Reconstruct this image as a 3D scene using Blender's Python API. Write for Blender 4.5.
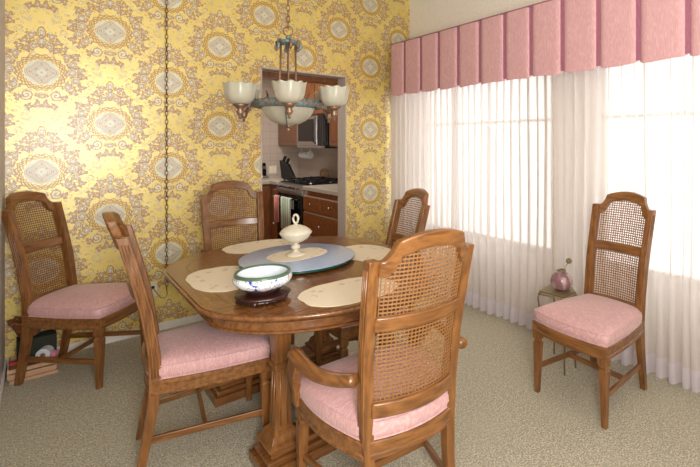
import bpy, math, random
from mathutils import Vector, Matrix
random.seed(7)
S = bpy.context.scene
COL = S.collection
for o in list(bpy.data.objects): bpy.data.objects.remove(o)
PI = math.pi
def rad(d): return math.radians(d)

# ------------------------------------------------------------------ camera
YAW = 41.5
cam = bpy.data.cameras.new('camera'); camo = bpy.data.objects.new('camera', cam); COL.objects.link(camo)
camo.location = (0, 0, 1.42); camo.rotation_euler = (PI/2, 0, -rad(YAW))
cam.sensor_width = 36.0; cam.lens = 36.0*444.6/700; cam.sensor_fit = 'HORIZONTAL'
cam.shift_x = -85/700; cam.shift_y = -90.5/700; cam.clip_start = 0.05
S.camera = camo

# ------------------------------------------------------------------ world, lights, exposure
S.view_settings.view_transform = 'Standard'; S.view_settings.look = 'None'
S.view_settings.gamma = 1.0; S.view_settings.use_curve_mapping = False
S.view_settings.exposure = 0.44
w = bpy.data.worlds.new('sky'); S.world = w; w.use_nodes = True
w.node_tree.nodes['Background'].inputs[0].default_value = (1.0, 0.97, 0.93, 1)
w.node_tree.nodes['Background'].inputs[1].default_value = 2.8

def area(name, loc, target, size, power, color=(1, 1, 1), sy=None):
    l = bpy.data.lights.new(name, 'AREA'); l.energy = power; l.color = color; l.size = size
    if sy: l.shape = 'RECTANGLE'; l.size_y = sy
    o = bpy.data.objects.new(name, l); COL.objects.link(o); o.location = loc
    o.rotation_euler = (Vector(target)-Vector(loc)).to_track_quat('-Z', 'Y').to_euler()
    return o
area('photographers_flash', (0.10, -0.25, 1.40), (0.9, 2.6, 1.0), 0.5, 40, (1, .97, .93))
area('ceiling_fill', (0.7, -0.5, 1.9), (1.0, 0.3, 3.1), 1.2, 34, (1, .97, .93))  # added fill aimed at the ceiling to brighten the upper walls
area('kitchen_fill', (1.9, 5.3, 2.5), (1.9, 5.3, 0), 0.6, 24, (1, .92, .82))  # unseen area light added to brighten the kitchen

# ------------------------------------------------------------------ node helper
class N:
    """thin wrapper: arithmetic on node sockets"""
    def __init__(s, t, sock): s.t = t; s.s = sock
    def _m(s, op, *a):
        n = s.t.nodes.new('ShaderNodeMath'); n.operation = op
        for i, v in enumerate((s,)+a):
            if isinstance(v, N): s.t.links.new(v.s, n.inputs[i])
            else: n.inputs[i].default_value = v
        return N(s.t, n.outputs[0])
    def __add__(s, o): return s._m('ADD', o)
    __radd__ = __add__
    def __sub__(s, o): return s._m('SUBTRACT', o)
    def __rsub__(s, o): return (s*-1.0)+o
    def __mul__(s, o): return s._m('MULTIPLY', o)
    __rmul__ = __mul__
    def __truediv__(s, o): return s._m('DIVIDE', o)
    def sin(s): return s._m('SINE')
    def cos(s): return s._m('COSINE')
    def abs(s): return s._m('ABSOLUTE')
    def sqrt(s): return s._m('SQRT')
    def wrap(s, p): return s._m('WRAP', p/2, -p/2)
    def lt(s, o): return s._m('LESS_THAN', o)
    def gt(s, o): return s._m('GREATER_THAN', o)
    def min(s, o): return s._m('MINIMUM', o)
    def max(s, o): return s._m('MAXIMUM', o)
    def pw(s, o): return s._m('POWER', o)
    def smooth(s, a, b):      # 0 below a, 1 above b
        n = s.t.nodes.new('ShaderNodeMapRange'); n.interpolation_type = 'SMOOTHSTEP'
        s.t.links.new(s.s, n.inputs[0]); n.inputs[1].default_value = a; n.inputs[2].default_value = b
        return N(s.t, n.outputs[0])
def srgb(r, g, b):
    f = lambda v: ((v/255+.055)/1.055)**2.4 if v/255 > .04045 else v/255/12.92
    return (f(r), f(g), f(b), 1)
def mix(t, fac, a, b):
    n = t.nodes.new('ShaderNodeMix'); n.data_type = 'RGBA'
    for sock, v in ((n.inputs[0], fac), (n.inputs[6], a), (n.inputs[7], b)):
        if isinstance(v, N): t.links.new(v.s, sock)
        elif hasattr(v, 'is_output') or isinstance(v, bpy.types.NodeSocket): t.links.new(v, sock)
        else: sock.default_value = v
    return n.outputs[2]
def newmat(name):
    m = bpy.data.materials.new(name); m.use_nodes = True; t = m.node_tree
    b = t.nodes['Principled BSDF']
    return m, t, b
def coords(t, kind='Object'):
    tc = t.nodes.new('ShaderNodeTexCoord'); sp = t.nodes.new('ShaderNodeSeparateXYZ')
    t.links.new(tc.outputs[kind], sp.inputs[0])
    return tc.outputs[kind], N(t, sp.outputs[0]), N(t, sp.outputs[1]), N(t, sp.outputs[2])
def noise(t, vec, scale, detail=3, sc=(1, 1, 1), rough=.5):
    mp = t.nodes.new('ShaderNodeMapping'); mp.inputs['Scale'].default_value = sc
    t.links.new(vec, mp.inputs[0])
    n = t.nodes.new('ShaderNodeTexNoise'); n.inputs['Scale'].default_value = scale
    n.inputs['Detail'].default_value = detail; n.inputs['Roughness'].default_value = rough
    t.links.new(mp.outputs[0], n.inputs['Vector'])
    return N(t, n.outputs['Fac'])
def bump(t, b, h, strength=.3, dist=.002):
    n = t.nodes.new('ShaderNodeBump'); n.inputs['Strength'].default_value = strength; n.inputs['Distance'].default_value = dist
    t.links.new(h.s, n.inputs['Height']); t.links.new(n.outputs[0], b.inputs['Normal'])
def plain(name, c, rough=.5, metal=0, spec=.5, **k):
    m, t, b = newmat(name)
    b.inputs['Base Color'].default_value = srgb(*c); b.inputs['Roughness'].default_value = rough
    b.inputs['Metallic'].default_value = metal; b.inputs['Specular IOR Level'].default_value = spec
    v, x, y, z = coords(t)
    n = noise(t, v, 40, 2)
    base = srgb(*c); dk = tuple(q*.88 for q in base[:3])+(1,)
    t.links.new(mix(t, n, dk, tuple(min(1, q*1.08) for q in base[:3])+(1,)), b.inputs['Base Color'])
    for kk, vv in k.items(): b.inputs[kk.replace('_', ' ')].default_value = vv
    return m
def wood(name, dark, mid, light, sc, rough=.33):
    m, t, b = newmat(name)
    v, x, y, z = coords(t)
    g = noise(t, v, 6, 6, sc, .62); g2 = noise(t, v, 2.5, 2)
    f = noise(t, v, 60, 3, tuple(q*.6 for q in sc))
    c1 = mix(t, g.smooth(.32, .68), srgb(*dark), srgb(*light))
    c2 = mix(t, g2*.55, c1, srgb(*mid))
    c3 = mix(t, f.smooth(.58, .75)*.35, c2, srgb(*dark))
    t.links.new(c3, b.inputs['Base Color'])
    b.inputs['Roughness'].default_value = rough
    b.inputs['Coat Weight'].default_value = .25; b.inputs['Coat Roughness'].default_value = .25
    bump(t, b, f, .08, .001)
    return m
WD = ((88, 52, 22), (120, 76, 36), (146, 97, 50))
M = {}
M['wood_v'] = wood('walnut_upright', *WD, (9, 9, 1))
M['wood_x'] = wood('walnut_cross', *WD, (1, 9, 9))
M['wood_y'] = wood('walnut_depth', *WD, (9, 1, 9))
WT = ((90, 53, 25), (116, 72, 36), (136, 90, 48))
M['table_x'] = wood('table_veneer_cross', *WT, (1, 10, 10), .22)
M['table_y'] = wood('table_veneer_long', *WT, (10, 1, 10), .22)
M['table_v'] = wood('table_upright', (94, 58, 26), (124, 79, 38), (148, 98, 50), (9, 9, 1), .33)
M['kit_wood'] = wood('kitchen_cabinet_wood', (92, 50, 20), (128, 74, 32), (144, 88, 42), (1, 8, 3), .35)
M['kit_wood_v'] = wood('kitchen_cabinet_wood_upright', (84, 46, 20), (112, 66, 32), (130, 80, 40), (8, 8, 1), .35)
M['cane'] = plain('cane', (134, 92, 50), .5)
M['white_paint'] = plain('white_paint', (232, 228, 220), .5)
M['beige_wall'] = plain('beige_wall', (234, 227, 214), .8)
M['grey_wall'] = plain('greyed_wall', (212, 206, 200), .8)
M['kit_wall'] = plain('kitchen_wall', (196, 178, 166), .7)
M['jamb'] = plain('jamb_paint', (188, 176, 164), .6)
M['black'] = plain('black_enamel', (14, 14, 16), .2)
M['black_matte'] = plain('black_matte', (22, 21, 22), .5)
M['steel'] = plain('steel', (190, 190, 192), .3, 1)
M['counter'] = plain('countertop', (178, 168, 156), .35)
M['copper'] = plain('antique_copper', (132, 106, 86), .42, .7)
M['bronze'] = plain('aged_bronze', (132, 116, 84), .4, .5)
M['chain'] = plain('chain_bronze', (132, 104, 70), .4, .8)
M['plastic'] = plain('ivory_plastic', (226, 216, 192), .4)
M['darkwood'] = plain('carved_darkwood', (52, 26, 22), .28)
M['green_rim'] = plain('green_enamel', (74, 100, 78), .35)
M['card'] = plain('cardboard', (190, 150, 118), .8)
M['paper'] = plain('paper_roll', (214, 216, 222), .6)
M['wicker'] = plain('wicker', (140, 86, 50), .6)
M['red'] = plain('red_cloth', (170, 52, 44), .7)
M['darkgreen'] = plain('dark_green_cloth', (38, 42, 30), .8)
M['pinkball'] = plain('pink_tissue', (206, 128, 140), .7)
M['tan_deco'] = plain('tan_letters', (170, 118, 74), .5)

def mk_fabric(name, a, b_, sc=(1, 1, 1), vertical=False):
    m, t, b = newmat(name)
    v, x, y, z = coords(t)
    n = noise(t, v, 7, 3, sc, .55)
    lines = ((n*70.0).sin()*.5+.5).pw(3.0)
    fine = noise(t, v, 400, 1)
    k = (lines*.5+fine*.28+noise(t, v, 5, 2)*.3)
    t.links.new(mix(t, k, srgb(*a), srgb(*b_)), b.inputs['Base Color'])
    b.inputs['Roughness'].default_value = .62; b.inputs['Sheen Weight'].default_value = .25
    bump(t, b, lines*.5+fine, .15, .001)
    return m
M['pink'] = mk_fabric('pink_moire', (184, 136, 136), (212, 172, 169), (1, 3, 1))
M['pink_val'] = mk_fabric('pink_moire_valance', (192, 142, 145), (216, 172, 172), (1, 3.5, .5))
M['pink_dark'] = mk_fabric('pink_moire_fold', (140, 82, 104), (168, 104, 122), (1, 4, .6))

def mk_carpet():
    m, t, b = newmat('carpet_pile')
    v, x, y, z = coords(t)
    n1 = noise(t, v, 130, 3, rough=.7); n2 = noise(t, v, 2.2, 3); n3 = noise(t, v, 38, 3, rough=.7)
    c = mix(t, n1.smooth(.36, .64), srgb(144, 137, 118), srgb(228, 221, 200))
    c = mix(t, n3.smooth(.4, .62)*.4, c, srgb(158, 151, 126))
    c = mix(t, n2.smooth(.42, .7)*.3, c, srgb(192, 186, 164))
    t.links.new(c, b.inputs['Base Color'])
    b.inputs['Roughness'].default_value = .95; b.inputs['Specular IOR Level'].default_value = .1
    bump(t, b, n1+n3, .9, .008)
    return m
M['carpet'] = mk_carpet()

def mk_wallpaper():
    m, t, b = newmat('gold_foil_damask')
    v, X, Y, Z = coords(t)
    wob = noise(t, v, 40, 2)*.010
    x = X+wob-.005; z = Z+(noise(t, v, 43, 2)*.010)-.005
    PX, PZ = .732, .655
    ax = (x-.0).wrap(PX); az = (z-1.885).wrap(PZ)
    bx = (x-PX/2).wrap(PX); bz = (z-1.5575).wrap(PZ)
    useb = ((ax.abs()/(PX/2))+(az.abs()/(PZ/2))).gt(1.0)
    qx = ax+(bx-ax)*useb; qz = az+(bz-az)*useb
    qa = qx.abs()
    def polar(cx, cz, sx=1.0, sz=1.0):
        dx = (qa-cx)*(1/sx); dz = (qz-cz)*(1/sz)
        r = (dx*dx+dz*dz).sqrt(); th = dz._m('ARCTAN2', dx)
        return r, th, dx, dz
    def band(val, c, wd): return 1.0-((val-c).abs().smooth(wd*.55, wd))
    brown = None; pale = None; dots = None
    def add(a, e): return e if a is None else a.max(e)
    # medallion
    r, th, dx, dz = polar(0, 0, 1.07, .98)
    rl = r*(1.0+(th*20.0).cos()*.035)
    brown = add(brown, band(rl, .118, .0045)); brown = add(brown, band(rl, .090, .0035))
    brown = add(brown, band(r, .104, .013)*((th*24.0).sin()*(r*380.0).sin()).gt(-.35)*.95)
    inner = r*(1.0-(th*4.0).cos()*.13)
    pale = add(pale, (1.0-r.smooth(.080, .084)))
    for rr_, kk_ in ((.068, .6), (.060, .8), (.051, .6), (.042, .8), (.034, .6)): brown = add(brown, band(inner, rr_, .003)*kk_)
    brown = add(brown, band(inner, .026, .0022)*.8)
    for cx, cz in ((0, .056), (0, -.056), (.060, 0), (.026, .022), (.026, -.022), (0, 0)):
        rr, _, _, _ = polar(cx, cz)
        dots = add(dots, (1.0-rr.smooth(.005, .008))*.8)
    # flower clusters, scrolls and stems: (cx, cz, size, petals)
    for cx, cz, R, n in ((.158, .012, .034, 3), (.176, -.042, .030, 4), (.160, .066, .030, 3), (.134, -.088, .030, 4), (.200, .030, .024, 3),
                         (.128, .112, .026, 3), (.205, -.088, .022, 3), (0, -.155, .026, 3), (0, .205, .034, 4), (.040, .172, .026, 3),
                         (.175, .120, .022, 3), (.215, -.012, .020, 3), (.050, .240, .024, 3), (.165, -.122, .022, 3), (.082, .205, .022, 3),
                         (.075, .150, .020, 3), (.112, .165, .020, 3), (.02, -.21, .022, 3), (.06, -.225, .018, 4), (.115, -.165, .020, 3)):
        rr, tt, _, _ = polar(cx, cz)
        k = rr/(1.0+(tt*float(n)+cx*90).cos()*.34+(tt*float(2*n+1)+cz*70).sin()*.16)
        brown = add(brown, band(k, R*.82, .0055))
        brown = add(brown, band(k, R*.42, .0042)*.9)
        pale = add(pale, (1.0-k.smooth(R*.7, R*.76))*.95)
    # paired scrolls under each medallion
    rr, tt, _, _ = polar(.075, -.150)
    spi = (rr*(2*PI/.019)-tt).cos()
    brown = add(brown, spi.smooth(.35, .7)*(1.0-rr.smooth(.036, .040)))
    pale = add(pale, (1.0-rr.smooth(.030, .034))*.6)
    # vase motif above each medallion
    rr, tt, ddx, ddz = polar(0, .262, .55, 1.0)
    brown = add(brown, band(rr, .036, .006)); pale = add(pale, (1.0-rr.smooth(.024, .028)))
    brown = add(brown, band(rr, .016, .004)*.8)
    # small leaves sprinkled between the motifs
    vo = t.nodes.new('ShaderNodeTexVoronoi'); vo.feature = 'F1'; vo.inputs['Scale'].default_value = 1.0
    cb = t.nodes.new('ShaderNodeCombineXYZ')
    t.links.new((qa*46.0+qz*20.0).s, cb.inputs[0]); t.links.new((qz*46.0-qa*16.0).s, cb.inputs[1])
    t.links.new(cb.outputs[0], vo.inputs['Vector'])
    dist = N(t, vo.outputs['Distance'])
    # keep a clear gold collar round the medallion and open gold pools
    collar = r.smooth(.124, .130)
    pool = noise(t, v, 1.0, 0)
    region = ((qa*17.2).cos()*.5+(qz*19.2).cos()*.5)
    field = (1.0-region.smooth(.05, .25)) if False else (((qa*29.0).sin()*(qz*24.0+.6).sin()).abs()).smooth(.06, .16)
    brown = add(brown, band(dist, .36, .07)*collar*field*.75)
    pale = add(pale, (1.0-dist.smooth(.27, .32))*collar*field*.8)
    brown = brown.min(1.0); pale = pale.min(1.0)
    gold = mix(t, noise(t, v, 9, 2), srgb(214, 186, 84), srgb(232, 212, 122))
    c = mix(t, pale*.85, gold, srgb(200, 208, 198))
    c = mix(t, brown*.95, c, srgb(166, 118, 48))
    c = mix(t, dots*.8, c, srgb(180, 122, 44))
    t.links.new(c, b.inputs['Base Color'])
    ink = (brown*.75).max(pale*.6)
    t.links.new(((1.0-ink)*.22).s, b.inputs['Metallic'])
    t.links.new((ink*.2+.38).s, b.inputs['Roughness'])
    b.inputs['Coat Weight'].default_value = .55; b.inputs['Coat Roughness'].default_value = .34; b.inputs['Coat IOR'].default_value = 1.9
    bump(t, b, brown*.6+noise(t, v, 260, 2)*.5, .2, .001)
    return m
M['paper_wall'] = mk_wallpaper()

def mk_sheer(name, transp, col=(246, 243, 240)):
    m, t, b = newmat(name); t.nodes.remove(b)
    out = t.nodes['Material Output']
    tr = t.nodes.new('ShaderNodeBsdfTransparent'); tl = t.nodes.new('ShaderNodeBsdfTranslucent'); df = t.nodes.new('ShaderNodeBsdfDiffuse')
    tl.inputs[0].default_value = srgb(*col); df.inputs[0].default_value = srgb(*col)
    m1 = t.nodes.new('ShaderNodeMixShader'); m2 = t.nodes.new('ShaderNodeMixShader')
    m1.inputs[0].default_value = .36; t.links.new(tl.outputs[0], m1.inputs[1]); t.links.new(df.outputs[0], m1.inputs[2])
    m2.inputs[0].default_value = transp; t.links.new(m1.outputs[0], m2.inputs[1]); t.links.new(tr.outputs[0], m2.inputs[2])
    t.links.new(m2.outputs[0], out.inputs[0])
    return m
M['sheer'] = mk_sheer('sheer_voile', .15, (240, 233, 229))
M['hem'] = mk_sheer('sheer_hem', .04, (238, 232, 238))

def mk_glass(name, col, rough=.05, trans=.9):
    m, t, b = newmat(name)
    b.inputs['Base Color'].default_value = srgb(*col); b.inputs['Roughness'].default_value = rough
    b.inputs['Transmission Weight'].default_value = trans; b.inputs['IOR'].default_value = 1.45
    return m
M['pane'] = mk_glass('window_pane', (250, 252, 252), 0, 1)
M['shade'] = plain('alabaster_shade', (186, 179, 160), .3, 0, .5, Transmission_Weight=.25, Subsurface_Weight=.2)
M['milk'] = plain('cream_milk_glass', (212, 204, 184), .28)
M['susan'] = plain('blue_glass_disk', (168, 184, 212), .12)
M['green_glass'] = plain('green_glass_edge', (22, 74, 64), .08)
def mk_pinkglass():
    m, t, b = newmat('cranberry_glass')
    v, x, y, z = coords(t)
    n = noise(t, v, 18, 3, (1, 1, .4))
    t.links.new(mix(t, n.smooth(.4, .6), srgb(146, 104, 112), srgb(204, 180, 174)), b.inputs['Base Color'])
    b.inputs['Roughness'].default_value = .08; b.inputs['Transmission Weight'].default_value = .35
    return m
M['cranberry'] = mk_pinkglass()
def mk_verdigris():
    m, t, b = newmat('verdigris')
    v, x, y, z = coords(t)
    n = noise(t, v, 55, 3)
    t.links.new(mix(t, n.smooth(.42, .58), srgb(96, 132, 140), srgb(116, 98, 84)), b.inputs['Base Color'])
    b.inputs['Roughness'].default_value = .5; b.inputs['Metallic'].default_value = .3
    return m
M['verdigris'] = mk_verdigris()
def mk_linen():
    m, t, b = newmat('embroidered_linen')
    v, x, y, z = coords(t)
    vo = t.nodes.new('ShaderNodeTexVoronoi'); vo.inputs['Scale'].default_value = 24
    t.links.new(v, vo.inputs['Vector'])
    d = N(t, vo.outputs['Distance'])
    rr = ((x*4.3)*(x*4.3)+(y*6.0)*(y*6.0)).sqrt()
    ringz = (1.0-((rr-.68).abs().smooth(.12, .22)))*noise(t, v, 9, 1).gt(.5)
    c = mix(t, ringz*(1.0-d.smooth(.25, .45))*.5, srgb(228, 214, 188), srgb(168, 138, 128))
    c = mix(t, noise(t, v, 300, 1)*.3, c, srgb(200, 184, 158))
    t.links.new(c, b.inputs['Base Color']); b.inputs['Roughness'].default_value = .8
    bump(t, b, noise(t, v, 350, 1), .3, .001)
    return m
M['linen'] = mk_linen()
def mk_bowl():
    m, t, b = newmat('painted_porcelain')
    v, x, y, z = coords(t)
    n = noise(t, v, 30, 3, (1, 1, 1.5)); n2 = noise(t, v, 24, 2, (1.2, 1, 1)); n3 = noise(t, v, 34, 2, (1, 1.1, 1))
    c = mix(t, (1.0-(n-.5).abs().smooth(.005, .016)), srgb(216, 222, 226), srgb(96, 58, 60))
    c = mix(t, n2.smooth(.63, .66), c, srgb(44, 70, 170))
    c = mix(t, n3.smooth(.65, .68), c, srgb(196, 92, 110))
    t.links.new(c, b.inputs['Base Color']); b.inputs['Roughness'].default_value = .15
    return m
M['bowl'] = mk_bowl()
M['porcelain'] = plain('white_porcelain', (222, 232, 238), .15)
M['gilt'] = plain('dark_gilt_band', (70, 46, 44), .3, .3)
def mk_tiles():
    m, t, b = newmat('kitchen_tile')
    v, x, y, z = coords(t)
    gx = ((x+y).wrap(.11)).abs().gt(.0525); gz = (z.wrap(.11)).abs().gt(.0525)
    g = gx.max(gz)
    t.links.new(mix(t, g*.6, srgb(186, 170, 158), srgb(140, 126, 116)), b.inputs['Base Color'])
    b.inputs['Roughness'].default_value = .3
    bump(t, b, 1.0-g, .3, .002)
    return m
M['tile'] = mk_tiles()
def mk_towel(name, a, b_):
    m, t, b = newmat(name)
    v, x, y, z = coords(t)
    s = (y*160.0).sin().gt(.1)
    t.links.new(mix(t, s, srgb(*a), srgb(*b_)), b.inputs['Base Color']); b.inputs['Roughness'].default_value = .9
    return m
M['towel_green'] = mk_towel('green_striped_towel', (150, 172, 146), (206, 212, 200))
M['towel_red'] = mk_towel('red_striped_towel', (196, 104, 96), (216, 190, 180))

# ------------------------------------------------------------------ mesh helper
class MB:
    def __init__(s): s.v = []; s.f = []; s.smooth = False
    def add(s, vs, fs):
        o = len(s.v); s.v += [tuple(p) for p in vs]; s.f += [tuple(i+o for i in f) for f in fs]; return s
    def box(s, x0, x1, y0, y1, z0, z1):
        return s.add([(x, y, z) for z in (z0, z1) for y in (y0, y1) for x in (x0, x1)],
                     [(0, 2, 3, 1), (4, 5, 7, 6), (0, 1, 5, 4), (2, 6, 7, 3), (0, 4, 6, 2), (1, 3, 7, 5)])
    def loft(s, rings, closed=True, caps=True):
        n = len(rings[0]); vs = [p for r in rings for p in r]; fs = []
        for i in range(len(rings)-1):
            for j in range(n if closed else n-1):
                k = (j+1) % n
                fs.append((i*n+j, i*n+k, (i+1)*n+k, (i+1)*n+j))
        if caps:
            fs.append(tuple(reversed(range(n)))); fs.append(tuple(range((len(rings)-1)*n, len(rings)*n)))
        return s.add(vs, fs)
    def lathe(s, prof, c=(0, 0, 0), n=24, lobes=0, amp=0, ampf=None):
        rings = []
        for i, (r, z) in enumerate(prof):
            a = amp*(ampf(i/(len(prof)-1)) if ampf else 1)
            rings.append([(c[0]+max(r, 1e-4)*(1+a*math.cos(lobes*2*PI*j/n))*math.cos(2*PI*j/n), c[1]+max(r, 1e-4)*(1+a*math.cos(lobes*2*PI*j/n))*math.sin(2*PI*j/n), c[2]+z) for j in range(n)])
        return s.loft(rings, True, True)
    def tube(s, pts, r, n=8, flat=1.0, close=False, radii=None, caps=True):
        pts = [Vector(p) for p in pts]; L = len(pts); rings = []
        for i, p in enumerate(pts):
            a = pts[(i-1) % L] if (close or i) else p; b = pts[(i+1) % L] if (close or i < L-1) else p
            d = (b-a).normalized(); up = Vector((0, 0, 1)) if abs(d.z) < .95 else Vector((1, 0, 0))
            u = d.cross(up).normalized(); w_ = u.cross(d).normalized()
            rr = radii[i] if radii else r
            rings.append([tuple(p+u*(rr*math.cos(2*PI*j/n))+w_*(rr*flat*math.sin(2*PI*j/n))) for j in range(n)])
        if close: rings.append(rings[0])
        return s.loft(rings, True, caps and not close)
    def sq(s, secs):   # secs: (cx, cy, z, hx, hy)
        return s.loft([[(cx-hx, cy-hy, z), (cx+hx, cy-hy, z), (cx+hx, cy+hy, z), (cx-hx, cy+hy, z)] for cx, cy, z, hx, hy in secs])
    def beam(s, a, b, w_, h, taper=1):
        a = Vector(a); b = Vector(b); d = (b-a).normalized(); u = d.cross(Vector((0, 0, 1))).normalized(); k = u.cross(d)
        r = lambda p, q: [tuple(p+u*sx*w_*q/2+k*sz*h*q/2) for sx, sz in ((-1, -1), (1, -1), (1, 1), (-1, 1))]
        return s.loft([r(a, 1), r(b, taper)])
    def mesh(s, name):
        me = bpy.data.meshes.new(name); me.from_pydata(s.v, [], s.f); me.update()
        import bmesh
        bm = bmesh.new(); bm.from_mesh(me); bmesh.ops.recalc_face_normals(bm, faces=bm.faces); bm.to_mesh(me); bm.free()
        if s.smooth:
            for p in me.polygons: p.use_smooth = True
        return me
def link(name, mb, mat, parent=None, bevel=0, smooth=False, label=None, kind=None, auto=None):
    mb.smooth = smooth or bool(auto)
    me = mb.mesh(name); me.materials.append(M[mat] if isinstance(mat, str) else mat)
    o = bpy.data.objects.new(name, me); COL.objects.link(o)
    if parent is not None: o.parent = parent
    if bevel:
        b = o.modifiers.new('bevel', 'BEVEL'); b.width = bevel; b.segments = 2; b.limit_method = 'ANGLE'; b.angle_limit = rad(40)
    if auto:
        for e in me.edges: pass
        me.set_sharp_from_angle(angle=rad(auto))
    if label: o['label'] = label
    if kind: o['kind'] = kind
    return o
def tag(o, label, cat, group=None):
    o['label'] = label; o['category'] = cat
    if group: o['group'] = group
    return o
def empty(name, loc, rz, label, cat, group=None):
    o = bpy.data.objects.new(name, None); COL.objects.link(o); o.location = loc; o.rotation_euler = (0, 0, rz); o.empty_display_size = .1
    return tag(o, label, cat, group)
def copy_tree(o, parent=None):
    c = o.copy(); COL.objects.link(c)
    if parent is not None: c.parent = parent
    for ch in list(o.children): copy_tree(ch, c)
    return c
def struct(name, mb, mat, parent=None, **k): return link(name, mb, mat, parent, kind='structure', **k)
def shift(o, loc): o.location = loc; return o

# ------------------------------------------------------------------ room shell
YB = 3.91; XL = -.174; XR = 3.08; CEIL = 3.1
DX0, DX1, DZ = 1.43, 2.278, 2.085; YT = 4.05
struct('floor', MB().box(-1.7, 3.3, -2.3, YB+.02, -.05, 0), 'carpet')
struct('ceiling', MB().box(-1.7, 3.3, -2.3, YB+.2, CEIL, CEIL+.1), 'white_paint')
wb = MB().box(XL-.1, DX0, YB, YT, 0, CEIL).box(DX1, XR+.2, YB, YT, 0, CEIL).box(DX0, DX1, YB, YT, DZ, CEIL)
struct('wall_back', wb, 'paper_wall')
struct('wall_left', MB().box(XL-.2, XL, .9, YB+.02, 0, CEIL).box(-1.7, XL-.2, .9, 1.0, 0, CEIL).box(-1.7, -1.6, -2.2, .9, 0, CEIL), 'grey_wall')
# wall behind the camera with a wide opening added to let sky light in
FX0, FX1, FZ0, FZ1 = -1.35, 1.25, .12, 2.15
struct('wall_front', MB().box(-1.7, FX0, -2.3, -2.2, 0, CEIL).box(FX1, XR+.2, -2.3, -2.2, 0, CEIL).box(FX0, FX1, -2.3, -2.2, 0, FZ0).box(FX0, FX1, -2.3, -2.2, FZ1, CEIL), 'beige_wall')
fw = MB(); 
for x in (FX0, (FX0+FX1)/2-.03, FX1-.05): fw.box(x, x+.05, -2.28, -2.22, FZ0, FZ1)
fw.box(FX0, FX1, -2.28, -2.22, FZ0, FZ0+.06).box(FX0, FX1, -2.28, -2.22, FZ1-.06, FZ1)
wo3 = struct('window_3', fw, 'white_paint')  # frame of the added opening
# right wall with two window openings
W = [(2.06, 3.74), (.10, 1.69)]; WZ0, WZ1 = .50, 2.12; XO = XR+.15
wr = MB()
ys = [-2.2, W[1][0], W[1][1], W[0][0], W[0][1], YB+.14]
wr.box(XR, XO, ys[0], ys[1], 0, CEIL).box(XR, XO, ys[2], ys[3], 0, CEIL).box(XR, XO, ys[4], ys[5], 0, CEIL)
for y0, y1 in W: wr.box(XR, XO, y0, y1, 0, WZ0).box(XR, XO, y0, y1, WZ1, CEIL)
struct('wall_right', wr, 'beige_wall')
for i, (y0, y1) in enumerate(W):
    f = MB(); t_ = .045
    f.box(XR+.05, XR+.1, y0, y0+t_, WZ0, WZ1).box(XR+.05, XR+.1, y1-t_, y1, WZ0, WZ1)
    f.box(XR+.05, XR+.1, y0, y1, WZ0, WZ0+t_).box(XR+.05, XR+.1, y0, y1, WZ1-t_, WZ1)
    f.box(XR+.055, XR+.095, y0, y1, 1.60, 1.625)
    wo = struct('window_%d' % (i+1), f, 'white_paint')
    struct('pane', MB().box(XR+.07, XR+.076, y0+t_, y1-t_, WZ0+t_, WZ1-t_), 'pane', wo)
    struct('window_sill', MB().box(XR-.03, XR+.05, y0-.03, y1+.03, WZ0-.03, WZ0), 'white_paint', wo)
bb = .055
struct('baseboard_back', MB().box(XL, DX0, YB-.012, YB, 0, bb).box(DX1, XR, YB-.012, YB, 0, bb), 'white_paint')
struct('baseboard_left', MB().box(XL, XL+.012, 1.0, YB-.012, 0, bb), 'grey_wall')
struct('baseboard_right', MB().box(XR-.012, XR, -2.2, YB-.012, 0, bb), 'white_paint')
# painted jamb lining of the kitchen opening
j = MB().box(DX0-.0, DX0+.012, YB-.004, YT+.01, 0, DZ).box(DX1-.012, DX1, YB-.004, YT+.01, 0, DZ).box(DX0, DX1, YB-.004, YT+.01, DZ-.012, DZ)
struct('trim_1', j, 'jamb')

# valance: board with box pleats
val = empty('pleated_valance', (2.66, 3.68, 1.9), 0, 'long dusty pink box-pleated fabric valance mounted above the sheer curtains', 'valance')
VT = .515
link('mounting_board', MB().box(.03, .42, -4.3, 0, VT-.02, VT), 'pink_val', val)
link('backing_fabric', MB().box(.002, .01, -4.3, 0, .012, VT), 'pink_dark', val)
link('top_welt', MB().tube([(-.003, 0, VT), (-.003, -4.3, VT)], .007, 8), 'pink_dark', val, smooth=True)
link('side_return', MB().box(.0, .42, -.01, 0, .005, VT), 'pink_val', val)
bnds = [0, .222, .472, .722, .970, 1.222, 1.480, 1.724, 1.984, 2.246, 2.500, 2.772]
while bnds[-1] < 4.2: bnds.append(bnds[-1]+.255)
for i in range(len(bnds)-1):
    y0, y1 = -bnds[i]-.007, -bnds[i+1]+.007
    K = 10; rings = []
    for k in range(K+1):
        q = k/K; y = y0+(y1-y0)*q; e = min(q, 1-q)
        xo = -.008-.002*math.sin(PI*q) + (.016 if e == 0 else 0)
        zb = .004*math.sin(q*5+i)+(-.006 if e > .05 else .004)
        rings.append([(xo, y, zb), (xo+.004, y, zb), (xo+.004, y, VT-.006), (xo, y, VT-.006)])
    link('pleat', MB().loft(rings), 'pink_val', val, auto=60)

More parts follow.
